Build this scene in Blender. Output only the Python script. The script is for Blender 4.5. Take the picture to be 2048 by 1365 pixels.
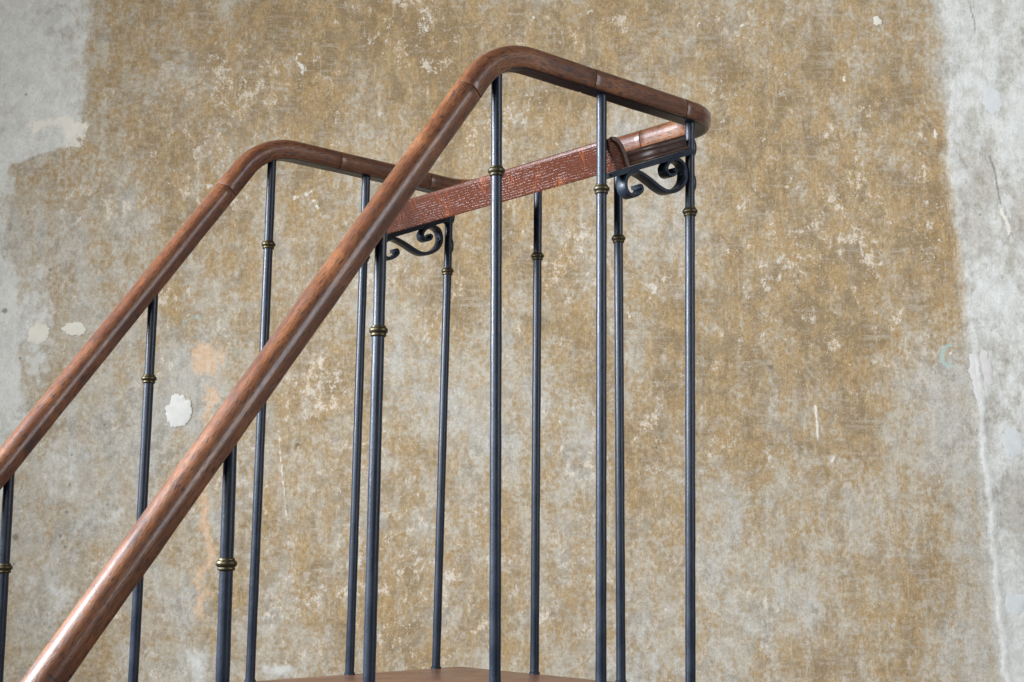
import bpy, bmesh, math, random
import numpy as np
from mathutils import Vector, Matrix

# ------------------------------------------------------------------ camera
scn = bpy.context.scene
for o in list(bpy.data.objects):
    bpy.data.objects.remove(o)
FPX, YAW, PITCH, ROLL = 2734.331, 0.8366, 0.1521, 0.0018
CAM = Vector((-1.7769, -2.1226, 0.2272))
FWD = Vector((math.cos(YAW)*math.cos(PITCH), math.sin(YAW)*math.cos(PITCH), math.sin(PITCH)))
_r = Vector((math.sin(YAW), -math.cos(YAW), 0)); _u = _r.cross(FWD)
RIGHT = _r*math.cos(ROLL) + _u*math.sin(ROLL)
UP = -_r*math.sin(ROLL) + _u*math.cos(ROLL)
LEFTH = -_r
FWDH = Vector((math.cos(YAW), math.sin(YAW), 0))
cd = bpy.data.cameras.new('camera'); cam = bpy.data.objects.new('camera', cd)
scn.collection.objects.link(cam); scn.camera = cam
cam.matrix_world = Matrix(((RIGHT.x, UP.x, -FWD.x, CAM.x), (RIGHT.y, UP.y, -FWD.y, CAM.y),
                           (RIGHT.z, UP.z, -FWD.z, CAM.z), (0, 0, 0, 1)))
cd.sensor_width = 36.0; cd.lens = FPX/2048*36; cd.clip_start = 0.05; cd.clip_end = 100
cd.dof.use_dof = True; cd.dof.focus_distance = 2.15; cd.dof.aperture_fstop = 20

# ------------------------------------------------------------------ light
w = bpy.data.worlds.new('World'); scn.world = w; w.use_nodes = True
wb = w.node_tree.nodes['Background']
wb.inputs[0].default_value = (0.9, 0.95, 1.0, 1); wb.inputs[1].default_value = 0.13

def window_or_fill_light(name, pos, target, sx, sy, power, col, spread=180):
    l = bpy.data.lights.new(name, 'AREA'); l.shape = 'RECTANGLE'; l.size = sx; l.size_y = sy
    l.energy = power; l.color = col; l.spread = math.radians(spread)
    o = bpy.data.objects.new(name, l); scn.collection.objects.link(o)
    o.location = pos
    o.rotation_euler = (Vector(target)-Vector(pos)).to_track_quat('-Z', 'Y').to_euler()
    return o
MID = Vector((-.4, -.33, .6))
window_or_fill_light('window_or_fill_light', MID + LEFTH*2.9 - FWDH*1.05 + Vector((0, 0, .98)), MID - FWDH*1.0 - LEFTH*.3, 1.6, 1.5, 225, (.84, .90, 1), 105)
window_or_fill_light('window_or_fill_light', Vector((-1.95, 2.32, .4)), Vector((-.4, .4, .6)), .6, 1.6, 3, (.9, .95, 1))
window_or_fill_light('window_or_fill_light', MID - LEFTH*3.4 - FWDH*1.9 + Vector((0, 0, .9)), MID + FWDH*.9, 1.6, 2.4, 86, (.93, .95, 1))
window_or_fill_light('window_or_fill_light', MID + LEFTH*2.2 - FWDH*4.4 + Vector((0, 0, 1.2)), MID + FWDH*.9 + LEFTH*1.0, 2.4, 2.4, 138, (1, .985, .955))  # unseen fill lamp added behind the camera to brighten the wall
vs = scn.view_settings
vs.view_transform = 'Standard'; vs.look = 'None'; vs.exposure = 0.0; vs.gamma = 1.0; vs.use_curve_mapping = False
scn.render.engine = 'CYCLES'

# ------------------------------------------------------------------ helpers
def ray(x, y):
    return FWD + RIGHT*((x-1024)/FPX) - UP*((y-682.5)/FPX)
def hit(x, y, ax, v):           # where the sight line through a photo pixel meets the plane coord[ax] = v
    d = ray(x, y); return CAM + d*((v-CAM[ax])/d[ax])

class Nodes:
    def __init__(self, name):
        self.m = bpy.data.materials.new(name); self.m.use_nodes = True
        self.t = self.m.node_tree; self.t.nodes.clear()
        self.out = self.t.nodes.new('ShaderNodeOutputMaterial')
        self.b = self.t.nodes.new('ShaderNodeBsdfPrincipled')
        self.t.links.new(self.b.outputs[0], self.out.inputs[0])
    def put(self, sock, v):
        if isinstance(v, bpy.types.NodeSocket): self.t.links.new(v, sock)
        elif v is not None:
            if hasattr(sock.default_value, '__len__') and not hasattr(v, '__len__'): v = (v,)*len(sock.default_value)
            if hasattr(v, '__len__') and len(sock.default_value) == 4 and len(v) == 3: v = (*v, 1)
            sock.default_value = v
    def n(self, typ, **k):
        nd = self.t.nodes.new(typ)
        for a, v in k.items(): setattr(nd, a, v)
        return nd
    def math(self, op, a, b=None, clamp=False):
        nd = self.n('ShaderNodeMath', operation=op, use_clamp=clamp)
        self.put(nd.inputs[0], a)
        if b is not None: self.put(nd.inputs[1], b)
        return nd.outputs[0]
    def mix(self, f, a, b, blend='MIX'):
        nd = self.n('ShaderNodeMix', data_type='RGBA', blend_type=blend)
        self.put(nd.inputs[0], f); self.put(nd.inputs[6], a); self.put(nd.inputs[7], b)
        return nd.outputs[2]
    def step(self, v, lo, hi, a=0., b=1.):
        nd = self.n('ShaderNodeMapRange', interpolation_type='SMOOTHSTEP')
        self.put(nd.inputs[0], v)
        for i, q in enumerate((lo, hi, a, b)): self.put(nd.inputs[i+1], q)
        return nd.outputs[0]
    def scale(self, vec, s, off=(0, 0, 0)):
        nd = self.n('ShaderNodeMapping'); self.put(nd.inputs[0], vec)
        nd.inputs['Scale'].default_value = s; nd.inputs['Location'].default_value = off
        return nd.outputs[0]
    def noise(self, vec, s, detail=4, rough=.55, dist=0.):
        nd = self.n('ShaderNodeTexNoise'); self.put(nd.inputs['Vector'], vec)
        nd.inputs['Scale'].default_value = s; nd.inputs['Detail'].default_value = detail
        nd.inputs['Roughness'].default_value = rough; nd.inputs['Distortion'].default_value = dist
        return nd.outputs[0]
    def bump(self, h, strength, dist, nrm=None):
        nd = self.n('ShaderNodeBump'); self.put(nd.inputs['Height'], h)
        nd.inputs['Strength'].default_value = strength; nd.inputs['Distance'].default_value = dist
        if nrm is not None: self.put(nd.inputs['Normal'], nrm)
        return nd.outputs[0]
    def set(self, **k):
        for a, v in k.items(): self.put(self.b.inputs[a.replace('_', ' ')], v)
        return self.m

# ------------------------------------------------------------------ materials
def mat_plaster():
    N = Nodes('old_plaster')
    P = N.n('ShaderNodeTexCoord').outputs['Object']
    a1 = N.n('ShaderNodeAttribute', attribute_name='layers').outputs['Color']
    a2 = N.n('ShaderNodeAttribute', attribute_name='marks').outputs['Color']
    s1 = N.n('ShaderNodeSeparateColor'); N.put(s1.inputs[0], a1)
    s2 = N.n('ShaderNodeSeparateColor'); N.put(s2.inputs[0], a2)
    ochre, skim, flake = s1.outputs
    cream, dark, stain = s2.outputs
    vert = N.scale(P, (1, 1, .62))
    def cen(v, k): return N.math('MULTIPLY', N.math('SUBTRACT', v, .5), k)
    def add(*v):
        r = v[0]
        for q in v[1:]: r = N.math('ADD', r, q)
        return r
    def off(x, z, sz=.62): return N.scale(P, (1, 1, sz), (x, 0, z))
    def con(v, c=.14): return N.step(v, .5-c, .5+c)       # stretched contrast
    n_a = con(N.noise(off(0, 0, .7), 22, 9, .76, .2), .10)
    n_a2 = con(N.noise(off(4, 7, .75), 30, 9, .76, .2), .10)
    n_b = con(N.noise(off(1, 3, .8), 70, 7, .78, .15), .11)
    n_b2 = con(N.noise(off(9, 2, .9), 85, 7, .78, .15), .11)
    n_c = con(N.noise(off(3, 5, 1), 8, 8, .70, .3), .13)
    n_u = con(N.noise(off(6, 1, .7), 13, 9, .74, .4), .11)
    n_d = con(N.noise(off(2, 8, .9), 190, 5, .76), .11)
    n_v = con(N.noise(off(2, 2, .045), 110, 6, .70), .15)
    n_h = con(N.noise(N.scale(P, (.10, 1, 1), (3, 0, 1)), 70, 6, .70), .15)
    # plaster base: grey where the paint is gone, beige where it has soaked in
    base = N.mix(N.step(add(ochre, cen(n_c, .3)), -.05, .45), N.mix(n_a2, (.37, .36, .32), (.49, .48, .435)), N.mix(n_a2, (.37, .315, .23), (.49, .44, .35)))
    base = N.mix(N.math('MULTIPLY', n_b2, .38), base, (.27, .22, .15))
    base = N.mix(N.math('MULTIPLY', n_v, .30), base, (.47, .45, .395))
    # ochre distemper, thin to thick
    oc = N.mix(n_b, (.44, .302, .142), (.325, .208, .080))
    oc = N.mix(N.math('MULTIPLY', n_u, .50), oc, (.36, .285, .175))
    oc = N.mix(N.math('MULTIPLY', n_b2, .50), oc, (.21, .132, .053))
    q = add(ochre, cen(n_a, .55), cen(n_b2, .45), cen(n_d, .25), cen(n_v, .30))
    col = N.mix(N.step(q, .12, .88, 0, .95), base, oc)
    # umber stains, rubbed lights, streaks
    q3 = add(ochre, cen(n_u, .8), cen(n_b, .45), cen(n_d, .35))
    col = N.mix(N.step(q3, .60, 1.25, 0, .62), col, (.165, .108, .050))
    col = N.mix(N.step(add(n_c, cen(n_a2, .6), cen(n_b, .4)), .35, -.25, 0, .36), col, (.20, .165, .115))
    col = N.mix(N.step(add(n_h, cen(n_u, .8)), .85, 1.35, 0, .30), col, (.52, .475, .40))
    col = N.mix(N.step(add(n_v, cen(n_a, .8)), .90, 1.35, 0, .32), col, (.53, .48, .395))
    col = N.mix(N.step(add(n_d, cen(n_b, .5)), .60, 1.15, 0, N.step(n_a2, .2, 1, .12, .42)), col, (.56, .48, .355))
    col = N.mix(N.step(add(n_d, cen(n_a, .4)), .42, -.1, 0, N.step(n_a, .1, 1, .18, .52)), col, (.14, .098, .05))
    # pale flaked spots
    g = add(flake, cen(n_b, .34), cen(n_a2, .26), cen(n_d, .14))
    fg = N.step(g, .50, .66, 0, .70)
    col = N.mix(fg, col, N.mix(n_c, (.66, .56, .43), (.62, .575, .49)))
    # orange stain
    st = N.step(add(stain, cen(n_a, .35), cen(n_b, .25)), .25, .85, 0, .72)
    col = N.mix(st, col, N.mix(n_b2, (.66, .50, .34), (.58, .36, .21)))
    # smooth white skim coat
    h = add(skim, cen(n_a, .30), cen(n_b, .16))
    fs = N.step(h, .26, .74, 0, .93)
    sk = N.mix(n_a2, (.49, .49, .45), (.61, .615, .575))
    sk = N.mix(N.math('MULTIPLY', n_c, .5), sk, (.65, .655, .615))
    sk = N.mix(N.step(add(n_d, cen(n_b, .7)), .6, 1.2, 0, .45), sk, (.38, .375, .33))
    col = N.mix(fs, col, sk)
    # cream paint remnants
    fc = N.step(add(cream, cen(n_b, .34), cen(n_a, .2)), .42, .58, 0, .88)
    col = N.mix(fc, col, N.mix(n_a, (.72, .68, .58), (.66, .62, .54)))
    # teal paint trace
    teal = N.n('ShaderNodeAttribute', attribute_name='teal').outputs['Fac']
    col = N.mix(N.step(add(teal, cen(n_b, .4)), .3, .8, 0, .6), col, (.34, .50, .45))
    # dirt, scratches and cracks
    dk = N.step(add(dark, cen(n_b, .22), cen(n_d, .12)), .25, .95, 0, .72)
    col = N.mix(dk, col, (.13, .112, .09))
    speck = N.step(N.noise(P, 260, 2, .5), .72, .77, 0, .5)
    col = N.mix(speck, col, (.10, .085, .06))
    wsp = N.step(N.noise(N.scale(P, (1, 1, 1), (3, 1, 7)), 110, 4, .6), .655, .71, 0, .65)
    col = N.mix(wsp, col, (.70, .66, .58))
    hgt = N.math('ADD', N.math('MULTIPLY', fs, .8), N.math('MULTIPLY', n_b, .5))
    hgt = N.math('ADD', hgt, N.math('MULTIPLY', fc, .8))
    hgt = N.math('SUBTRACT', hgt, N.math('MULTIPLY', fg, .45))
    hgt = N.math('SUBTRACT', hgt, N.math('MULTIPLY', dk, .8))
    hgt = N.math('ADD', hgt, N.math('MULTIPLY', n_v, .3))
    return N.set(Base_Color=col, Roughness=.85, Specular_IOR_Level=.25, Normal=N.bump(hgt, .45, .0015))

def mat_filler(name, c1, c2):
    N = Nodes(name)
    P = N.n('ShaderNodeTexCoord').outputs['Object']
    a = N.noise(P, 40, 5, .6); b = N.noise(P, 200, 3, .6)
    col = N.mix(N.step(a, .3, .7), c1, c2)
    col = N.mix(N.step(b, .6, .75, 0, .35), col, (.42, .38, .30))
    return N.set(Base_Color=col, Roughness=.85, Normal=N.bump(N.math('ADD', a, N.math('MULTIPLY', b, .4)), .3, .001))

def mat_rail():
    N = Nodes('varnished_handrail_wood')
    uv = N.n('ShaderNodeUVMap', uv_map='grain').outputs[0]
    P = N.n('ShaderNodeTexCoord').outputs['Object']
    rnd = N.n('ShaderNodeObjectInfo').outputs['Random']
    # slow figure, fine fibre and open pores, all drawn out along the rail
    fig = N.noise(N.scale(uv, (7, 60, 1)), 1.0, 4, .55, .6)
    fib = N.noise(N.scale(uv, (30, 420, 1)), 1.0, 4, .6, .2)
    por = N.noise(N.scale(uv, (75, 700, 1)), 1.0, 2, .5, .3)
    wear = N.noise(P, 9, 4, .6)
    col = N.mix(N.step(fig, .35, .65), (.185, .068, .021), (.090, .030, .011))
    col = N.mix(N.step(fib, .40, .62, 0, .6), col, (.085, .031, .015))
    col = N.mix(N.step(wear, .46, .68, 0, .5), col, (.29, .120, .046))
    col = N.mix(N.step(rnd, 0, 1, 0, .35), col, (.115, .034, .013))
    pf = N.step(por, .53, .60)
    col = N.mix(N.math('MULTIPLY', pf, .85), col, (.024, .011, .008))
    scuff = N.step(N.noise(N.scale(uv, (14, 90, 1), (5, 2, 0)), 1.0, 4, .6), .60, .68, 0, .8)
    col = N.mix(scuff, col, (.03, .018, .016))
    nick = N.step(N.noise(N.scale(uv, (120, 55, 1), (1, 9, 0)), 1.0, 2, .5), .70, .73, 0, .85)
    col = N.mix(nick, col, (.022, .014, .014))
    ro = N.step(N.noise(P, 30, 4, .6), .3, .75, .34, .48)
    hg = N.math('SUBTRACT', N.math('MULTIPLY', fib, .4), pf)
    hg = N.math('SUBTRACT', hg, nick)
    return N.set(Base_Color=col, Roughness=ro, Specular_IOR_Level=.38, Coat_Weight=.42, Coat_Roughness=.20,
                 Normal=N.bump(hg, .3, .0006))

def mat_oak():
    N = Nodes('varnished_oak')
    P = N.n('ShaderNodeTexCoord').outputs['Object']
    # pores run along Y in dashed rows, ray flecks cross them
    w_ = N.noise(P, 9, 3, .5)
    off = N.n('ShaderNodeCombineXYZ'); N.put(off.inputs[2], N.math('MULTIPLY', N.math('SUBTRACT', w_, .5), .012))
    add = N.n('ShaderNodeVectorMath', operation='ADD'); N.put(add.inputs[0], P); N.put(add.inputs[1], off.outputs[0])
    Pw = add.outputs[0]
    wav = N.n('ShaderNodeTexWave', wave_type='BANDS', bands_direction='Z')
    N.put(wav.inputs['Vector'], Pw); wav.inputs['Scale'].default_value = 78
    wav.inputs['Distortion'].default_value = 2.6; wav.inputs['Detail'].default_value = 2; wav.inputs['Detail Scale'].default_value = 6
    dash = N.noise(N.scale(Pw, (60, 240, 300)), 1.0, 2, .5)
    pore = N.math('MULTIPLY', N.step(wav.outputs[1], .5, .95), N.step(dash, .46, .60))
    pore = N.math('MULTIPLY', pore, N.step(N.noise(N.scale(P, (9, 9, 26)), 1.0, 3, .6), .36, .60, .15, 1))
    fig = N.noise(N.scale(P, (20, 6, 60)), 1.0, 4, .6)
    ray_ = N.noise(N.scale(P, (5, 24, 9), (2, 0, 0)), 1.0, 2, .5, .5)
    rd = N.math('ABSOLUTE', N.math('SUBTRACT', ray_, .5))
    rayf = N.math('MULTIPLY', N.step(rd, .018, .006), N.step(N.noise(P, 22, 2, .5), .42, .6, 0, .75))
    col = N.mix(fig, (.088, .022, .008), (.046, .012, .005))
    col = N.mix(rayf, col, (.19, .050, .013))
    col = N.mix(N.math('MULTIPLY', pore, .40), col, (.22, .17, .16))  # whitish glint of the pores painted into their colour
    hg = N.math('ADD', N.math('MULTIPLY', pore, -1.0), N.math('MULTIPLY', fig, .3))
    hg = N.math('ADD', hg, N.math('MULTIPLY', N.noise(P, 320, 2, .5), .35))
    return N.set(Base_Color=col, Roughness=.27, Specular_IOR_Level=.35, Coat_Weight=.12, Coat_Roughness=.12, Normal=N.bump(hg, .5, .0008))

def mat_dark_wood():
    N = Nodes('dark_stained_wood')
    P = N.n('ShaderNodeTexCoord').outputs['Object']
    fib = N.noise(N.scale(P, (25, 300, 300)), 1.0, 4, .6)
    col = N.mix(N.step(fib, .35, .7), (.075, .034, .022), (.035, .017, .013))
    return N.set(Base_Color=col, Roughness=.38, Coat_Weight=.4, Coat_Roughness=.25, Normal=N.bump(fib, .3, .0006))

def mat_platform():
    N = Nodes('worn_brown_deck')
    P = N.n('ShaderNodeTexCoord').outputs['Object']
    a = N.noise(N.scale(P, (8, 60, 60)), 1.0, 5, .6); b = N.noise(P, 12, 4, .6); c = N.noise(P, 300, 2, .5)
    col = N.mix(N.step(a, .3, .7), (.17, .072, .036), (.115, .048, .025))
    col = N.mix(N.step(b, .5, .75, 0, .5), col, (.24, .12, .065))
    col = N.mix(N.step(c, .68, .74, 0, .5), col, (.36, .24, .15))
    return N.set(Base_Color=col, Roughness=N.step(b, .3, .7, .28, .45), Normal=N.bump(N.math('ADD', a, c), .2, .0005))

def mat_iron():
    N = Nodes('blue_black_painted_iron')
    P = N.n('ShaderNodeTexCoord').outputs['Object']
    g = N.n('ShaderNodeNewGeometry').outputs['Position']
    a = N.noise(N.scale(g, (1, 1, .6)), 330, 3, .55); b = N.noise(g, 24, 4, .6)
    c = N.noise(g, 900, 2, .5)
    col = N.mix(N.step(b, .35, .7), (.006, .011, .021), (.012, .019, .032))
    col = N.mix(N.step(N.noise(g, 70, 3, .6), .70, .76, 0, .5), col, (.055, .038, .026))
    return N.set(Base_Color=col, Roughness=N.step(b, .3, .7, .33, .45), Specular_IOR_Level=.29, Coat_Weight=.06, Coat_Roughness=.15,
                 Normal=N.bump(N.math('ADD', a, N.math('MULTIPLY', c, .3)), .32, .0009))

def mat_brass():
    N = Nodes('tarnished_brass')
    g = N.n('ShaderNodeNewGeometry').outputs['Position']
    a = N.noise(g, 180, 4, .6)
    col = N.mix(N.step(a, .4, .65), (.088, .070, .036), (.034, .031, .022))
    return N.set(Base_Color=col, Metallic=N.step(a, .4, .7, .95, .6), Roughness=N.step(a, .35, .7, .36, .58), Normal=N.bump(a, .3, .0006))

def mat_seam():
    N = Nodes('joint_line')
    P = N.n('ShaderNodeTexCoord').outputs['Object']
    return N.set(Base_Color=N.mix(N.noise(P, 60, 2), (.012, .008, .007), (.03, .016, .012)), Roughness=.7)

def mat_floor():
    N = Nodes('floor_boards')
    P = N.n('ShaderNodeTexCoord').outputs['Object']
    a = N.noise(N.scale(P, (2, 40, 1)), 1.0, 5, .6)
    return N.set(Base_Color=N.mix(a, (.085, .058, .038), (.13, .09, .06)), Roughness=.5)

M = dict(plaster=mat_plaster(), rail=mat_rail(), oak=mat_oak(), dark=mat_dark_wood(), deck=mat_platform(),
         iron=mat_iron(), brass=mat_brass(), seam=mat_seam(), floor=mat_floor(),
         filler=mat_filler('white_filler', (.58, .575, .53), (.66, .65, .60)),
         cream=mat_filler('cream_paint', (.58, .55, .46), (.64, .61, .52)),
         pale=mat_filler('pale_grey_filler', (.50, .515, .50), (.55, .565, .545)),
         pink=mat_filler('pinkish_filler', (.52, .50, .475), (.57, .55, .525)))

def link(name, me, mat, parent=None, smooth=True):
    if mat is not None: me.materials.append(mat)
    if smooth:
        me.polygons.foreach_set('use_smooth', [True]*len(me.polygons))
    o = bpy.data.objects.new(name, me); scn.collection.objects.link(o)
    if parent is not None:
        o.parent = parent
    return o
def from_bm(name, bm, mat, parent=None, smooth=True, auto=True):
    bmesh.ops.recalc_face_normals(bm, faces=bm.faces)
    me = bpy.data.meshes.new(name)
    if auto:
        for e in bm.edges:
            if len(e.link_faces) == 2 and e.calc_face_angle(0) > math.radians(38): e.smooth = False
    bm.to_mesh(me); bm.free()
    return link(name, me, mat, parent, smooth)

# ------------------------------------------------------------------ wall (structure)
WD = 3.70                                   # metres from the camera to the wall
W0 = Vector((CAM.x, CAM.y, 0)) + FWDH*WD
FLOOR = -1.18
def wall_point(px, py, out=0.0):
    d = ray(px, py); t = WD/(d.dot(FWDH)); p = CAM + d*t
    return (p-W0).dot(_r), p.z              # wall coordinates (s along, z up)

rng = np.random.default_rng(7)
def vnoise(x, y, seed):                     # smooth value noise on arrays
    r = np.random.default_rng(seed).random((256, 256))
    xi = np.floor(x).astype(int); yi = np.floor(y).astype(int)
    fx = x-xi; fy = y-yi; fx = fx*fx*(3-2*fx); fy = fy*fy*(3-2*fy)
    a = r[xi & 255, yi & 255]; b = r[(xi+1) & 255, yi & 255]; c = r[xi & 255, (yi+1) & 255]; d = r[(xi+1) & 255, (yi+1) & 255]
    return (a*(1-fx)+b*fx)*(1-fy) + (c*(1-fx)+d*fx)*fy
def fbm(x, y, seed, octv=4, gain=.55):
    s = 0; amp = 1; tot = 0
    for k in range(octv):
        s = s + amp*vnoise(x*2**k + 17.3*k, y*2**k + 9.1*k, seed+k); tot += amp; amp *= gain
    return s/tot
def sstep(v, a, b):
    t = np.clip((v-a)/(b-a), 0, 1); return t*t*(3-2*t)

def build_wall():
    fine = 0.0042
    s_l, _ = wall_point(-90, 700); s_r, _ = wall_point(2140, 700)
    _, z_t = wall_point(1024, -90); _, z_b = wall_point(1024, 1455)
    ss = np.concatenate([np.linspace(-3.4, s_l, 60)[:-1], np.arange(s_l, s_r, fine), np.linspace(s_r+fine, 3.4, 60)])
    zz = np.concatenate([np.linspace(FLOOR, z_b, 50)[:-1], np.arange(z_b, z_t, fine), np.linspace(z_t+fine, 2.6, 50)])
    S, Z = np.meshgrid(ss, zz)
    # photo position of every wall vertex (only used to lay out stains and patches)
    wx = W0.x + S*_r.x; wy = W0.y + S*_r.y
    dx, dy, dz = wx-CAM.x, wy-CAM.y, Z-CAM.z
    dep = dx*FWD.x+dy*FWD.y+dz*FWD.z
    U = 1024 + FPX*(dx*RIGHT.x+dy*RIGHT.y+dz*RIGHT.z)/dep
    V = 682.5 - FPX*(dx*UP.x+dy*UP.y+dz*UP.z)/dep
    big = fbm(U/330, V/420, 11, 4); mid = fbm(U/90, V/150, 21, 4); sml = fbm(U/28, V/40, 31, 3)
    strk = fbm(U/16, V/260, 41, 3); wisp = fbm(U/150, V/22, 51, 4)
    Uw = U + 46*(fbm(U/40, V/40, 61, 4)-.5) + 16*(sml-.5); Vw = V + 46*(fbm(U/40, V/40, 71, 4)-.5)
    def blob(u, v, su, sv): return np.exp(-((Uw-u)/su)**2-((Vw-v)/sv)**2)
    och = np.full(U.shape, .50)
    for u, v, su, sv, a in [(420, 60, 260, 110, .46), (330, 220, 130, 120, .22), (650, 180, 300, 190, .32), (860, 60, 200, 160, .26),
                            (360, 160, 70, 70, -.32), (1100, 60, 160, 160, .12), (1650, 120, 300, 220, .30), (1250, 120, 160, 140, .18), (1700, 620, 200, 160, .14), (1500, 700, 200, 120, .10), (1300, 330, 170, 150, -.16),
                            (1150, 190, 120, 130, .10), (1500, 240, 90, 90, .12), (1380, 510, 130, 70, -.20), (1560, 540, 240, 90, .12),
                            (1600, 420, 240, 180, .20), (1850, 470, 70, 260, .14), (1700, 700, 170, 110, .18), (1720, 830, 60, 140, .22),
                            (1400, 760, 120, 160, .10), (1270, 640, 180, 90, .14), (1850, 1120, 90, 160, .26), (1610, 1080, 90, 80, .22),
                            (1360, 1200, 70, 110, .28), (1560, 980, 80, 130, -.06), (1760, 900, 60, 130, -.18), (1680, 1250, 240, 100, -.08),
                            (1900, 800, 70, 200, -.14), (1520, 800, 120, 100, .06), (200, 900, 260, 330, -.30), (300, 1200, 300, 200, -.12),
                            (150, 480, 150, 190, -.20), (330, 520, 160, 120, -.10), (560, 470, 120, 120, .04), (640, 900, 180, 240, -.06),
                            (860, 720, 140, 120, -.02), (700, 1220, 180, 110, .02), (930, 950, 200, 120, -.02), (1150, 700, 110, 110, .08),
                            (1120, 1000, 120, 150, .02), (620, 650, 100, 100, -.02), (880, 540, 120, 100, .06), (1150, 1250, 130, 90, .10),
                            (240, 700, 60, 120, .14), (470, 1160, 70, 90, .16), (700, 400, 120, 90, -.06), (1000, 560, 90, 60, .10)]:
        och += a*blob(u, v, su, sv)
    och += .85*(big-.5) + 1.0*(mid-.5) + .30*(sml-.5) + .34*(strk-.5) + .22*(wisp-.5)*sstep(V, 350, 800)
    # skim coat: left column, right band, smears
    e_l = np.interp(V, [-90, 0, 120, 225, 262, 300, 330, 480, 600, 760, 900, 1100, 1365], [182, 184, 180, 182, 172, 120, 32, 24, 44, 52, 30, 8, -30])
    e_l = e_l + 26*(fbm(U/60, V/60, 81, 4)-.5)*sstep(V, 180, 300) + 18*(sml-.5)
    skim = sstep(e_l-U + 30*(fbm(U/24, V/24, 85, 4)-.5), -16, 22)*(.72 + .7*(mid-.5))
    skim = np.maximum(skim, .62*blob(70, 640, 60, 190) + .3*(mid-.5)*blob(70, 640, 80, 200))
    skim = np.maximum(skim, .66*blob(40, 840, 60, 120)); skim = np.maximum(skim, .52*blob(130, 940, 75, 80))
    skim = np.maximum(skim, .48*blob(120, 1180, 130, 90)); skim = np.maximum(skim, .46*blob(230, 1040, 110, 60))
    skim = np.maximum(skim, .62*blob(390, 1340, 60, 60)); skim = np.maximum(skim, .60*blob(560, 1345, 80, 26))
    e_r = np.interp(V, [-90, 0, 180, 400, 600, 700, 880, 1000, 1200, 1365, 1455], [1880, 1884, 1896, 1903, 1932, 1944, 1958, 1972, 1990, 2006, 2014])
    e_r = e_r + 10*(sml-.5) + 16*(fbm(U/90, V/90, 91, 3)-.5)
    band = sstep(U-e_r, -22, 16)
    skim = np.maximum(skim, band*(.62 + .85*(fbm(U/70, V/120, 95, 4)-.52)))
    for u, v, su, sv, a in [(1960, 190, 55, 90, .72), (1930, 150, 40, 70, .66), (1985, 520, 50, 90, .6), (1960, 300, 35, 60, .62), (2020, 900, 45, 120, .66), (2030, 740, 40, 110, .66)]:
        skim = np.maximum(skim, a*blob(u, v, su, sv))
    for u, v, su, sv, a in [(1965, 365, 36, 60, .55), (2030, 1000, 40, 60, .5), (1960, 90, 26, 60, .3), (2035, 420, 20, 80, .25), (1950, 470, 26, 50, .3)]:
        skim -= a*blob(u, v, su, sv)*band
    # the raised pinkish ridge at the edge of the band
    ridge = np.exp(-((U-(e_r+7))/11)**2)*sstep(V, 60, 200)*(.55+.45*sstep(V, 560, 700))
    # grey strip beside the band
    och -= .28*np.exp(-((U-e_r+45)/60)**2)*sstep(V, 450, 700); och -= 1.0*band
    # pale flakes
    flk = .235 + .55*(fbm(U/45, V/45, 101, 4)-.5) + .35*(big-.5) + .35*(fbm(U/14, V/16, 111, 3)-.5)
    for u, v, su, sv, a in [(430, 130, 120, 70, .16), (460, 180, 90, 40, .16), (690, 40, 160, 60, .10), (600, 120, 40, 60, .14), (1020, 250, 120, 80, .12),
                            (870, 30, 60, 50, .10), (430, 390, 60, 90, .12), (1180, 40, 120, 50, .08), (1340, 340, 120, 60, .10), (1480, 40, 90, 50, .10),
                            (880, 620, 100, 60, .16), (780, 560, 60, 60, .12), (1150, 640, 90, 50, .10), (1620, 560, 260, 60, .04),
                            (640, 1180, 140, 60, .14), (860, 1180, 160, 60, .12), (1280, 1140, 100, 90, .08), (1420, 880, 60, 60, .06), (610, 760, 60, 60, .10),
                            (800, 860, 60, 40, .10), (480, 1330, 40, 40, .10), (1700, 480, 140, 60, .03)]:
        flk += a*blob(u, v, su, sv)
    for k in range(70):
        flk += rng.uniform(.10, .24)*blob(rng.uniform(200, 1880), rng.uniform(0, 1360), rng.uniform(10, 40), rng.uniform(8, 30))
    flk -= .18*sstep(U, 1500, 1800)*sstep(V, 700, 900); flk -= .4*band; flk -= .3*sstep(e_l-U, -30, 5)
    # cream remnants and ridge
    cr = np.zeros(U.shape)
    for u, v, su, sv, a in [(125, 248, 62, 22, .52), (150, 285, 22, 34, .58), (70, 255, 22, 12, .45), (165, 262, 18, 20, .3), (80, 667, 26, 18, .0), (1625, 460, 16, 12, .42), (1875, 267, 7, 8, .7), (628, 402, 4, 4, .8), (634, 411, 4, 4, .8), (335, 658, 5, 5, .8), (1908, 718, 8, 9, .6), (605, 125, 8, 26, .62), (640, 140, 26, 7, .45),
                            (1005, 300, 8, 12, .5), (20, 620, 30, 90, .35), (420, 370, 10, 6, .5), (1180, 20, 12, 8, .55), (1560, 150, 5, 8, .5), (1475, 45, 80, 10, .45),
                            (1330, 400, 8, 5, .5), (1005, 330, 26, 12, .36), (300, 400, 40, 40, .2), (850, 40, 40, 40, .36), (1390, 95, 10, 26, .34)]:
        cr += a*blob(u, v, su, sv)
    cr = cr*(.75+.6*mid)
    # dirt: soft grey clouds on the band, cracks, grooves
    dk = np.zeros(U.shape)
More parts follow.
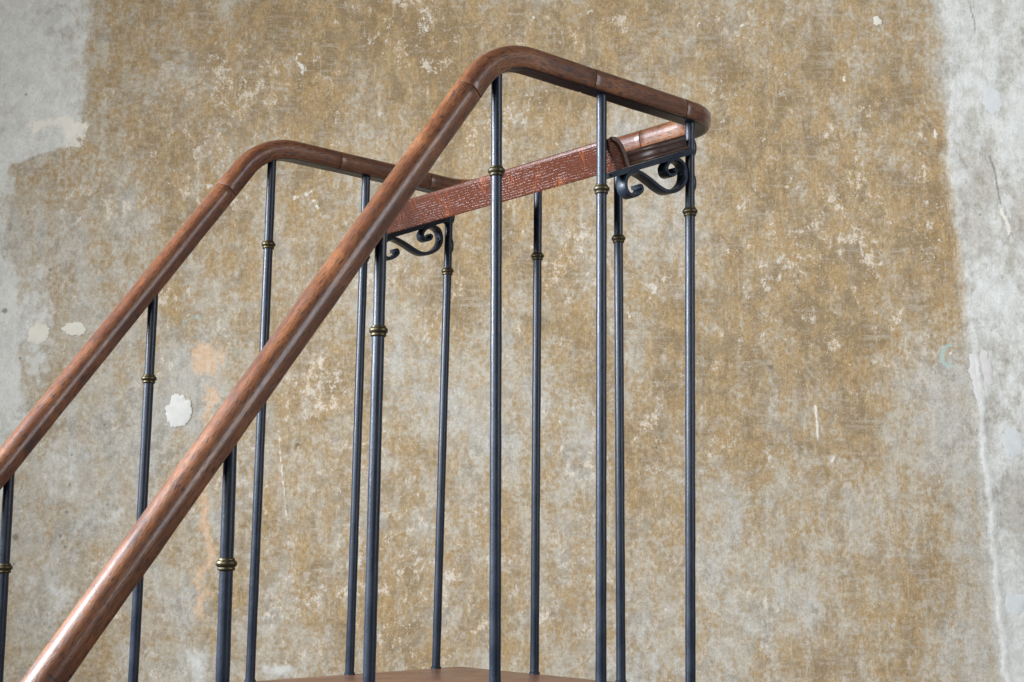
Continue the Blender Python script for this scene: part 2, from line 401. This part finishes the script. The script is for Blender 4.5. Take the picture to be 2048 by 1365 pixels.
    for u, v, su, sv, a in [(1968, 350, 26, 50, .42), (1945, 40, 20, 60, .28), (2030, 1010, 30, 60, .40), (2000, 1130, 20, 60, .25), (545, 40, 24, 60, .22), (800, 60, 22, 80, .18),
                            (1600, 790, 18, 40, .0), (1390, 560, 90, 18, .16), (1650, 560, 60, 30, .18), (1550, 545, 100, 22, .14), (950, 40, 18, 60, .16), (1610, 1100, 18, 26, .30),
                            (60, 1190, 60, 22, .28), (150, 560, 60, 16, .16), (1850, 1330, 120, 30, .18), (1700, 1352, 160, 16, .22), (1880, 1000, 24, 90, .16), (1180, 1150, 40, 50, .16),
                            (330, 640, 40, 50, .14), (445, 110, 8, 22, .3), (1560, 300, 60, 60, .10)]:
        dk += a*blob(u, v, su, sv)*(.4+1.2*sml)
    def crack(pts, wd, a):
        nonlocal dk
        for (x0, y0), (x1, y1) in zip(pts[:-1], pts[1:]):
            vx, vy = x1-x0, y1-y0; L2 = vx*vx+vy*vy
            t = np.clip(((U-x0)*vx+(V-y0)*vy)/L2, 0, 1)
            d = np.hypot(U-x0-t*vx+3*(sml-.5), V-y0-t*vy)
            dk = np.maximum(dk, a*np.exp(-(d/wd)**2))
    crack([(1938, -10), (1943, 25), (1950, 48), (1948, 66)], 2.6, .85)
    crack([(1978, 312), (1990, 345), (1994, 372), (2001, 408)], 2.8, .95)
    crack([(1992, 395), (2000, 430), (2014, 462)], 2.4, .6)
    crack([(1440, 498), (1560, 478), (1650, 490)], 2.2, .5)
    crack([(108, 300), (122, 340), (127, 395)], 1.8, .45)
    for u, v, rr in [(595, 890, 4), (10, 622, 6), (101, 540, 4), (133, 1025, 4), (121, 1072, 4), (143, 910, 3), (140, 970, 3), (31, 1075, 7), (52, 190, 3), (216, 236, 3),
                     (28, 1129, 3), (130, 1095, 3), (210, 850, 3), (40, 717, 3), (1542, 735, 5), (1960, 430, 3), (1500, 610, 3), (215, 1010, 3)]:
        dk = np.maximum(dk, 1.3*np.exp(-((U-u)**2+(V-v)**2)/rr**2))
    # orange stain with its run
    st = np.zeros(U.shape)
    st += sstep(Uw, 358, 384)*sstep(470-Uw, -4, 50)*sstep(Vw, 656, 700)*sstep(810-Vw, -10, 90)*(.25+.95*fbm(U/34, V/44, 141, 4))
    run = 414 + .02*(V-800)*-1
    st += np.exp(-((Uw-6*(sml-.5)-run)/15)**2)*sstep(V, 760, 800)*sstep(1275-V, 0, 60)*(.50+.55*fbm(U/30, V/110, 131, 3))
    st += .30*blob(545, 1180, 60, 60)*0
    flk -= .3*np.clip(st, 0, 1)
    # scratches (pale)
    def pale(pts, wd, a):
        nonlocal cr
        for (x0, y0), (x1, y1) in zip(pts[:-1], pts[1:]):
            vx, vy = x1-x0, y1-y0; t = np.clip(((U-x0)*vx+(V-y0)*vy)/(vx*vx+vy*vy), 0, 1)
            d = np.hypot(U-x0-t*vx+4*(sml-.5), V-y0-t*vy); cr = np.maximum(cr, a*np.exp(-(d/wd)**2))
    pale([(1631, 812), (1634, 850), (1636, 880)], 3.4, .8); pale([(1664, 922), (1671, 910)], 4, .7)
    pale([(558, 862), (564, 940), (570, 1000), (575, 1045)], 3.4, .56); pale([(1580, 955), (1570, 975)], 3, .5)
    pale([(590, 396), (615, 388), (636, 376)], 7, .56); pale([(1870, 900), (1878, 960), (1895, 1010)], 2.4, .45); pale([(1846, 1020), (1852, 1090)], 2.4, .4)
    pale([(2003, 418), (2012, 440), (2018, 466)], 6, .75); pale([(1240, 880), (1290, 1060)], 2.5, .34); pale([(1270, 860), (1330, 1080)], 2.5, .34)
    pale([(1800, 1000), (1804, 1030)], 2.4, .4); pale([(165, 430), (150, 452)], 4, .55)
    for k in range(90):
        u = rng.uniform(200, 1880); v = rng.uniform(0, 1365); L = rng.uniform(3, 16); an = rng.normal(1.45, .6)
        if rng.random() < .35: L = 1.5
        pale([(u, v), (u+L*math.cos(an), v+L*math.sin(an)+.1)], rng.uniform(2.2, 4.5), rng.uniform(.36, .56))
    relief = .0012*(big-.5) + .0008*(mid-.5) + .0016*np.clip(skim, 0, 1)*sstep(skim, .4, .6) + .003*ridge + .0009*sstep(cr, .35, .5)
    nz, ns = U.shape
    co = np.empty((nz, ns, 3)); co[..., 0] = S; co[..., 1] = -relief; co[..., 2] = Z
    me = bpy.data.meshes.new('wall')
    idx = np.arange(nz*ns).reshape(nz, ns)
    q = np.stack([idx[:-1, :-1], idx[:-1, 1:], idx[1:, 1:], idx[1:, :-1]], -1).reshape(-1, 4)
    me.vertices.add(nz*ns); me.vertices.foreach_set('co', co.ravel().astype(np.float32))
    me.loops.add(q.size); me.loops.foreach_set('vertex_index', q.ravel().astype(np.int32))
    me.polygons.add(len(q)); me.polygons.foreach_set('loop_start', np.arange(0, q.size, 4).astype(np.int32))
    me.update(calc_edges=True)
    def attr(name, r, g, b):
        a = me.color_attributes.new(name, 'FLOAT_COLOR', 'POINT')
        v = np.stack([r, g, b, np.ones_like(r)], -1).astype(np.float32); a.data.foreach_set('color', v.ravel())
    attr('layers', och, np.maximum(skim, .74*ridge), flk)
    attr('marks', cr, dk, st)
    rad = np.hypot((U-1905)/1.0, V-712); tl = np.exp(-((rad-22)/5)**2)*sstep(1906-U, -5, 8)*1.0
    tl += .5*np.exp(-((np.hypot(U-405, V-700)-66)/8)**2)*sstep(V, 560, 600)*sstep(780-V, 0, 60)*sstep(mid, .42, .6)
    attr('teal', tl, tl, tl)
    o = link('wall', me, M['plaster'])
    o.matrix_world = Matrix(((_r.x, FWDH.x, 0, W0.x), (_r.y, FWDH.y, 0, W0.y), (0, 0, 1, 0), (0, 0, 0, 1)))
    o['kind'] = 'structure'
    o['label'] = 'old plaster wall with worn ochre paint, white patches and scrapes'
    return o
wall = build_wall()

def filler(px, py, w_, h_, mat, seed, thick=.0022, label=None, angle=0.):
    """a trowelled patch of filler or paint left on the wall: thin lens of irregular outline"""
    s0, z0 = wall_point(px, py); k = WD/FPX*1.02
    n = 96; bm = bmesh.new(); rings = []
    aa = np.arange(n)*2*math.pi/n
    rads = 1 + 1.0*(fbm(np.cos(aa)*1.9+seed*3.7+9, np.sin(aa)*1.9+seed*1.9+9, 200+seed, 5, .70)-.5)
    for f, y in ((1.0, .0), (.90, -.75), (.55, -1.0)):
        row = []
        for i in range(n):
            a = aa[i]; rad = float(rads[i])
            x, z = math.cos(a)*rad*f*w_/2*k, math.sin(a)*rad*f*h_/2*k
            x, z = x*math.cos(angle)-z*math.sin(angle), x*math.sin(angle)+z*math.cos(angle)
            row.append(bm.verts.new((s0+x, -.0014+y*thick, z0+z)))
        rings.append(row)
    c = bm.verts.new((s0, -.0014-thick, z0))
    for a_, b_ in zip(rings[:-1], rings[1:]):
        for i in range(n): bm.faces.new((a_[i], a_[(i+1) % n], b_[(i+1) % n], b_[i]))
    for i in range(n): bm.faces.new((rings[-1][i], rings[-1][(i+1) % n], c))
    o = from_bm('filler_patch', bm, M[mat], wall, auto=False)
    if label: o['label'] = label
    return o
filler(358, 822, 48, 66, 'filler', 3, .0016, 'white filler patch beside the orange stain')
filler(79, 668, 46, 38, 'cream', 5, .0007); filler(148, 658, 46, 26, 'cream', 8, .0007)
filler(1755, 43, 18, 20, 'cream', 11, .0008); filler(1962, 745, 48, 112, 'pink', 14, .0009)
filler(1983, 200, 36, 62, 'pale', 15, .0006); filler(2026, 888, 42, 54, 'pale', 17, .0006); filler(2028, 1208, 44, 46, 'pale', 18, .0006)

# floor under the steps
bm = bmesh.new()
fc = Vector((-.6, -.6, 0)); ext = 6.0
corners = []
for a, b in ((-3.4, .0), (3.4, .0), (3.4, -6.0), (-3.4, -6.0)):
    corners.append(bm.verts.new(Vector((W0.x, W0.y, FLOOR)) + _r*a + FWDH*(b-.004)))
bm.faces.new(corners)
fl = from_bm('floor', bm, M['floor'], smooth=False); fl['kind'] = 'structure'; fl['label'] = 'brown boarded floor under the library steps'

# ------------------------------------------------------------------ library steps
H = 0.95; W = 0.6513
steps = bpy.data.objects.new('library_steps', None); scn.collection.objects.link(steps)
steps.location = (-.9, -W/2, FLOOR); steps.empty_display_size = .2
bpy.context.view_layer.update()
steps['label'] = 'wooden library steps with reddish handrail, dark iron balusters and scrolled book rest'
steps['category'] = 'library steps'
INV = Matrix.Translation(-Vector(steps.location))
def child(o, parent=None):
    """parent without moving (all part meshes are written in world coordinates)"""
    p = steps if parent is None else parent
    o.parent = p
    o.matrix_parent_inverse = INV if parent is None else Matrix.Identity(4)
    return o

# ---- handrail: one swept section, cut into the joined lengths the photo shows
ZR = H + .019; SL = 1.355; XB = -.4825
ang = math.atan(SL)
def fillet(p0, p1, p2, R, n):
    a = (p0-p1).normalized(); b = (p2-p1).normalized(); th = a.angle(b)
    T = R/math.tan(th/2); c = p1 + (a+b).normalized()*(R/math.sin(th/2))
    s = p1+a*T-c; e = p1+b*T-c; om = s.angle(e)
    return [c + (s*math.sin((1-t)*om)+e*math.sin(t*om))/math.sin(om) for t in [i/n for i in range(n+1)]]
XE = -1.42
def vv(x, y, z): return Vector((x, y, z))
xback = .020
P = [vv(XE, -W, ZR+(XE-XB)*SL), vv(XB, -W, ZR), vv(xback, -W, ZR), vv(xback, 0, ZR), vv(XB, 0, ZR), vv(XE, 0, ZR+(XE-XB)*SL)]
path = [P[0]]
for i, (R_, n_) in enumerate(((.135, 20), (.058, 18), (.058, 18), (.135, 20))):
    path += fillet(P[i], P[i+1], P[i+2], R_, n_)
path.append(P[5])
# resample
def resample(pts, stepl):
    out = [pts[0]]
    for a, b in zip(pts[:-1], pts[1:]):
        L = (b-a).length; n = max(1, int(L/stepl))
        out += [a + (b-a)*(k/n) for k in range(1, n+1)]
    return out
path = resample(path, .03)
acc = [0.0]
for a, b in zip(path[:-1], path[1:]): acc.append(acc[-1]+(b-a).length)
def arc_at(cond):
    for k, p in enumerate(path):
        if cond(p): return acc[k]
TOT = acc[-1]
def path_at(s):
    s = min(max(s, 0), TOT)
    for k in range(len(acc)-1):
        if acc[k+1] >= s:
            t = (s-acc[k])/max(1e-9, acc[k+1]-acc[k]); return path[k].lerp(path[k+1], t)
    return path[-1].copy()
def frame_at(s):
    e = .004; t = (path_at(s+e)-path_at(s-e)).normalized()
    side = Vector((t.y, -t.x, 0)).normalized(); up = side.cross(t)
    if up.z < 0: up = -up
    return path_at(s), t, side, up
def section():
    """handrail section: domed top, full sides, flat underside with eased corners"""
    pts = []
    n = 24
    for i in range(n+1):
        a = math.pi*(-.13 + 1.26*i/n)
        x = .0218*math.copysign(abs(math.cos(a))**.86, math.cos(a)); z = .0185*math.copysign(abs(math.sin(a))**.92, math.sin(a))
        pts.append((x, z))
    lo = -.0178
    pts += [(-.0192, -.0125), (-.0180, -.0158), (-.0165, lo), (.0165, lo), (.0180, -.0158), (.0192, -.0125)]
    return pts
CORE = [(-.0120, -.0150), (-.0120, -.0182), (-.0114, -.0187), (.0114, -.0187), (.0120, -.0182), (.0120, -.0150)]
SEC = section()
def sweep(name, s0, s1, mat, parent, k=1.0, stepl=.012, wob=0.0, SEC=SEC):
    n = max(2, int((s1-s0)/stepl)); bm = bmesh.new(); uvl = bm.loops.layers.uv.new('grain')
    rows = []; m = len(SEC)
    per = [0.0]
    for i in range(m): a = SEC[i]; b = SEC[(i+1) % m]; per.append(per[-1]+math.hypot(a[0]-b[0], a[1]-b[1]))
    vals = [s0+(s1-s0)*i/n for i in range(n+1)]
    vals = [s0, s0+.0006] + vals[1:-1] + [s1-.0006, s1]
    for j, s in enumerate(vals):
        p, t, sd, up = frame_at(s)
        kk = k*(.985 if j in (0, len(vals)-1) else 1.0) + wob*math.sin(s*31)+wob*.6*math.sin(s*77+1)
        rows.append([bm.verts.new(p + sd*(x*kk) + up*(z*kk)) for x, z in SEC])
    for j in range(len(vals)-1):
        for i in range(m):
            f = bm.faces.new((rows[j][i], rows[j][(i+1) % m], rows[j+1][(i+1) % m], rows[j+1][i]))
            for lp, (jj, ii) in zip(f.loops, ((j, i), (j, i+1), (j+1, i+1), (j+1, i))):
                lp[uvl].uv = (vals[jj], per[ii])
    bm.faces.new(rows[0]); bm.faces.new(list(reversed(rows[-1])))
    return child(from_bm(name, bm, mat), parent)
def near_arc(x): return arc_at(lambda p: p.y < -W+.001 and p.x >= x)
sA = near_arc(-.548); sB = near_arc(-.308); sC = near_arc(-.097)
sD = arc_at(lambda p: p.x > .015 and p.y >= -W+.125)
sD2 = arc_at(lambda p: p.x > .015 and p.y >= -.125)
def far_arc(x): return arc_at(lambda p: p.y > -.001 and p.x <= x)
sE = far_arc(-.10); sF = far_arc(-.314); sG = far_arc(-.5455)
cuts = [0.0, sA, sB, sC, sD, sD2, sE, sF, sG, TOT]
handrail = bpy.data.objects.new('handrail', None); scn.collection.objects.link(handrail)
handrail.location = Vector((0, 0, 0)); child(handrail)
handrail['label'] = 'continuous reddish brown varnished wooden handrail'
g = .0009
for i, (a, b) in enumerate(zip(cuts[:-1], cuts[1:])):
    sweep('rail_length', a+(g if i else 0), b-(g if i < len(cuts)-2 else 0), M['rail'], handrail, wob=.008)
sweep('core_rail', .001, TOT-.001, M['iron'], handrail, stepl=.02, SEC=CORE)['label'] = 'flat dark iron core rail under the wood'
for s in cuts[1:-1]:
    sweep('rail_joint', s-.0045, s+.0045, M['seam'], handrail, k=.93, stepl=.005)

# ---- balusters
def lathe(bm, axis_pt, prof, n=24):
    """prof: list of (z, r); axis_pt(z) -> centre"""
    rows = []
    for z, r in prof:
        c = axis_pt(z)
        rows.append([bm.verts.new((c.x+r*math.cos(2*math.pi*i/n), c.y+r*math.sin(2*math.pi*i/n), z)) for i in range(n)])
    for a, b in zip(rows[:-1], rows[1:]):
        for i in range(n): bm.faces.new((a[i], a[(i+1) % n], b[(i+1) % n], b[i]))
    bm.faces.new(list(reversed(rows[0]))); bm.faces.new(rows[-1])
RB = .0083
def baluster(ring, low, ztop, zfoot, bumps=()):
    """ring, low: two points on the axis (collar and lower shaft)"""
    def ax(z):
        t = (z-low.z)/(ring.z-low.z); return low + (ring-low)*t
    rr = random.Random(int(ring.x*1e4)+int(ring.y*1e5))
    bm = bmesh.new(); prof = []
    zs = sorted(set([zfoot, zfoot+.004, ztop] + [zfoot+.004+(ztop-zfoot-.004)*k/60 for k in range(61)]))
    for z in zs:
        r = RB if z < ring.z else RB*.985
        r += .00012*math.sin(z*37+ring.x*50)+.00010*math.sin(z*91+ring.y*70)
        prof.append((z, r))
    lathe(bm, ax, prof, 24)
    o = child(from_bm('baluster', bm, M['iron']))
    # two bead collar
    bm = bmesh.new(); z0 = ring.z
    pr = [(-.0082, RB*.9), (-.0080, .0100), (-.0066, .0108), (-.0048, .0106), (-.0042, .0100), (-.0034, .0112), (-.0018, .0126), (.0002, .0131),
          (.0022, .0127), (.0038, .0114), (.0044, .0101), (.0052, .0102), (.0066, .0098), (.0072, RB*.9)]
    lathe(bm, ax, [(z0+a, b) for a, b in pr], 28)
    child(from_bm('collar', bm, M['brass'], auto=False), o)
    bm = bmesh.new()
    lathe(bm, ax, [(zfoot-.001, .0100), (zfoot+.003, .0100), (zfoot+.005, RB)], 20)
    child(from_bm('foot', bm, M['iron']), o)
    for z, dx in bumps:
        bm = bmesh.new(); bmesh.ops.create_uvsphere(bm, u_segments=16, v_segments=12, radius=1)
        c = ax(z)
        bmesh.ops.scale(bm, vec=(.0085, .0087, .019), verts=bm.verts)
        bmesh.ops.translate(bm, vec=(c.x+dx, c.y, z), verts=bm.verts)
        child(from_bm('boss', bm, M['iron'], auto=False), o)
    return o
def rail_under(x):
    z = ZR if x > XB else ZR+(x-XB)*SL
    if abs(x-XB) < .07: z -= .016*(1-abs(x-XB)/.07)
    lift = .019 if x > XB+.02 else .024
    return z-lift+.006
TREAD = .295
near = [((453, 1128), (445, 1365), -1), ((757, 662), (738, 1365), -1), ((993, 343), (990, 1365), 0), ((1203, 379), (1202, 1365), 0), ((1380, 424), (1381, 1365), 0)]
far = [((8, 1136), (-5, 1365), -1), ((298, 758), (266, 1365), -1), ((537, 490), (500, 1365), 0), ((727, 515), (699, 1353), 0), ((895, 543), (872, 1336), 0)]
bumpA = ((.908, .0045), (.846, .004))
for row, y in ((near, -W), (far, 0.0)):
    for k, (a, b, _) in enumerate(row):
        r_, l_ = hit(*a, 1, y), hit(*b, 1, y)
        foot = 0.0 if k >= 2 else (-TREAD*(2-k))
        xt = r_.x + (r_.x-l_.x)*(.16/(r_.z-l_.z))
        baluster(r_, l_, rail_under(xt), foot, bumpA if k == 4 else ())
    # one more below the frame
    baluster(vv(-1.132, y, -.09), vv(-1.132, y, -.5), rail_under(-1.132), -3*TREAD)
    baluster(vv(-1.352, y, -.385), vv(-1.352, y, -.7), rail_under(-1.352), FLOOR)
for a, b in (((1075, 513), (1069, 1347.5)), ((1237, 478), (1242, 1364))):
    r_, l_ = hit(*a, 0, .014), hit(*b, 0, .003)
    baluster(r_, l_, H+.006, 0.0)

# ---- platform, treads, stringers, legs
def box(name, lo, hi, mat, parent=None, bev=.004, tf=None):
    bm = bmesh.new(); bmesh.ops.create_cube(bm, size=1)
    for v in bm.verts: v.co = Vector([lo[i]+(hi[i]-lo[i])*(v.co[i]+.5) for i in range(3)])
    bmesh.ops.bevel(bm, geom=bm.edges[:], offset=bev, segments=3, affect='EDGES', profile=.6)
    if tf: bmesh.ops.transform(bm, matrix=tf, verts=bm.verts)
    return child(from_bm(name, bm, mat), parent)
box('platform', (-.52, -W-.011, -.032), (.011, .011, 0.0), M['deck'], bev=.005)
for k in (1, 2, 3):
    x = XB-.2185*k; box('tread', (x-.10, -W-.012, -TREAD*k-.03), (x+.09, .012, -TREAD*k), M['deck'])
for y0, y1 in ((-W+.014, -W+.042), (-.042, -.014)):
    L = (1.18-.04)/math.sin(ang)
    tf = Matrix.Translation((XB+.02, 0, -.034)) @ Matrix.Rotation(-ang, 4, 'Y')
    bm = bmesh.new()
    dx = 1.146/SL; wv = .16
    for y in (y0, y1):
        for x, z in ((XB+.03-.09, -.033), (XB+.03+.07, -.033), (XB+.03+.07-dx, FLOOR), (XB+.03-.09-dx, FLOOR)): bm.verts.new((x, y, z))
    bm.verts.ensure_lookup_table(); v = bm.verts
    bm.faces.new(v[0:4]); bm.faces.new(v[4:8])
    for i in range(4): bm.faces.new((v[i], v[(i+1) % 4], v[4+(i+1) % 4], v[4+i]))
    child(from_bm('stringer', bm, M['dark'], smooth=False))
    box('leg', (-.06, y0-.008, FLOOR), (-.012, y1+.008, -.0325), M['dark'])
box('stretcher', (-.05, -W+.05, -.75), (-.024, -.05, -.69), M['dark'])

# ---- sloping book rest
DA = Vector((math.cos(math.radians(158.2)), 0, -math.sin(math.radians(21.8)))); DA = Vector((-math.cos(math.radians(21.8)), 0, -math.sin(math.radians(21.8))))
DN = Vector((-math.sin(math.radians(21.8)), 0, math.cos(math.radians(21.8))))
OA = hit(1381, 303, 1, -W)                      # arm meets the corner baluster
def desk(l, y, n): return Vector((OA.x, 0, OA.z)) + DA*l + DN*n + Vector((0, y, 0))
def prism(name, outline, y0, y1, mat, parent, bev=.0):
    """outline of (l, n) in the plane of the rest, extruded along Y"""
    bm = bmesh.new()
    A = [bm.verts.new(desk(l, y0, n)) for l, n in outline]; B = [bm.verts.new(desk(l, y1, n)) for l, n in outline]
    m = len(outline)
    fa = bm.faces.new(A); fb = bm.faces.new(list(reversed(B)))
    for i in range(m): bm.faces.new((A[i], B[i], B[(i+1) % m], A[(i+1) % m]))
    if bev:
        bmesh.ops.bevel(bm, geom=[e for e in bm.edges if e.calc_face_angle(0) > .6], offset=bev, segments=2, affect='EDGES', profile=.6)
    return child(from_bm(name, bm, mat), parent)
rest = bpy.data.objects.new('book_rest', None); scn.collection.objects.link(rest); child(rest)
rest['label'] = 'sloping oak book rest on two scrolled iron brackets'
YA, YB = -W-.004, .004
BT = .0225                                       # board thickness
board = prism('board', [(.010, .0048), (.172, .0048), (.172, .0048+BT), (.010, .0048+BT)], YA, YB, M['dark'], rest, .0015)
# beads along the ends of the board
for yy in (YA, YB):
    s = -1 if yy == YA else 1
    prism('end_bead', [(.0105, .0048+BT-.0055), (.1715, .0048+BT-.0055), (.1715, .0048+BT+.0007), (.0105, .0048+BT+.0007)], yy-.003, yy+.003, M['dark'], board, .0012)
    prism('end_bead', [(.0105, .0052), (.1715, .0052), (.1715, .0105), (.0105, .0105)], yy-.002, yy+.002, M['dark'], board, .0012)
# front lip with rounded top
LO = -.0305
lipo = [(.2035, .0046), (.2335, .0046), (.2345, .006), (.2345, .0075), (.2345, .050), (.2345, .052), (.2325, .0555), (.2285, .057), (.2235, .0562), (.2185, .0535), (.2140, .049), (.2105, .043), (.2080, .036), (.2050, .029)]
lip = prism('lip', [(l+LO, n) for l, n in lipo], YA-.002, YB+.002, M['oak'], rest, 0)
prism('lip_end', [(l+LO, n) for l, n in [(.2035, .0050), (.2110, .0050), (.2120, .028), (.2150, .041), (.2200, .048), (.2280, .053), (.2280, .0582), (.2190, .0562), (.2125, .0512), (.2070, .042), (.2040, .030)]], YA-.0065, YA-.0015, M['dark'], lip, .0008)

SCR = [(530, 893), (508, 905), (492, 925), (493, 952), (512, 968), (540, 962), (560, 935), (556, 900), (530, 893)]
def zz_(pts): return [(1180+a/5.25, 200+b/5.25) for a, b in pts]
# centre line of the S traced from the photo (zoom coordinates of the bracket)
S_px = zz_([(522, 908), (545, 905), (556, 930), (545, 962), (505, 992), (455, 1005), (405, 968), (382, 900), (392, 820), (440, 765), (505, 752), (580, 790),
            (660, 850), (740, 915), (820, 958), (905, 952), (975, 905), (1012, 830), (1012, 740), (985, 665), (935, 625), (885, 622), (838, 655), (812, 705),
            (822, 765), (858, 790), (898, 780), (908, 748), (890, 728)])
S3 = [hit(x, y, 1, -W-.0095) for x, y in S_px]
def catmull(pts, n):
    out = []
    q = [pts[0]*2-pts[1]] + pts + [pts[-1]*2-pts[-2]]
    for i in range(1, len(q)-2):
        for k in range(n):
            t = k/n
            out.append(.5*((2*q[i]) + (q[i+1]-q[i-1])*t + (2*q[i-1]-5*q[i]+4*q[i+1]-q[i+2])*t*t + (3*q[i]-q[i-1]-3*q[i+1]+q[i+2])*t**3))
    out.append(q[-2]); return out
curve = catmull(S3, 5)
def bracket(y, mirror):
    b = bpy.data.objects.new('bracket', None); scn.collection.objects.link(b); child(b)
    o = prism('arm', [(.004, -.0056), (.214, -.0050), (.218, -.003), (.218, .001), (.214, .0042), (.004, .0046)], y-.0085, y+.0085, M['iron'], b, .0025)
    bm = bmesh.new(); n = len(curve); rows = []
    for i, p in enumerate(curve):
        t = (curve[min(i+1, n-1)]-curve[max(i-1, 0)]); t.y = 0; t.normalize(); nn = Vector((-t.z, 0, t.x))
        f = min(i, n-1-i)/(n*.5); th = .0026+.0009*min(1, f*2.2)
        if min(i, n-1-i) < 6: th += .0011
        hw = .0098
        c = Vector((p.x, y, p.z))
        rows.append([bm.verts.new(c + nn*a*th + Vector((0, bb*hw, 0))) for a, bb in ((1, -.86), (.8, -1), (-.8, -1), (-1, -.86), (-1, .86), (-.8, 1), (.8, 1), (1, .86))])
    for a, c in zip(rows[:-1], rows[1:]):
        for i in range(8): bm.faces.new((a[i], a[(i+1) % 8], c[(i+1) % 8], c[i]))
    bm.faces.new(rows[0]); bm.faces.new(list(reversed(rows[-1])))
    child(from_bm('scroll', bm, M['iron']), b)
    # knuckle where arm and baluster are forged together
    bm = bmesh.new(); bmesh.ops.create_uvsphere(bm, u_segments=16, v_segments=10, radius=1)
    bmesh.ops.scale(bm, vec=(.011, .0080, .0100), verts=bm.verts)
    bmesh.ops.translate(bm, vec=(OA.x-.002, y, OA.z-.004), verts=bm.verts)
    child(from_bm('knuckle', bm, M['iron'], auto=False), b)
    # rivet on the scroll
    r0 = min(curve, key=lambda p: -p.x)
    bm = bmesh.new(); bmesh.ops.create_uvsphere(bm, u_segments=10, v_segments=8, radius=.003)
    bmesh.ops.translate(bm, vec=(r0.x-.003, y, r0.z), verts=bm.verts)
    child(from_bm('rivet', bm, M['iron'], auto=False), b)
    return b
b1 = bracket(-W, 1); b1['label'] = 'scrolled iron bracket under the right end of the book rest'
b2 = bracket(0.0, -1); b2['label'] = 'scrolled iron bracket under the left end of the book rest'
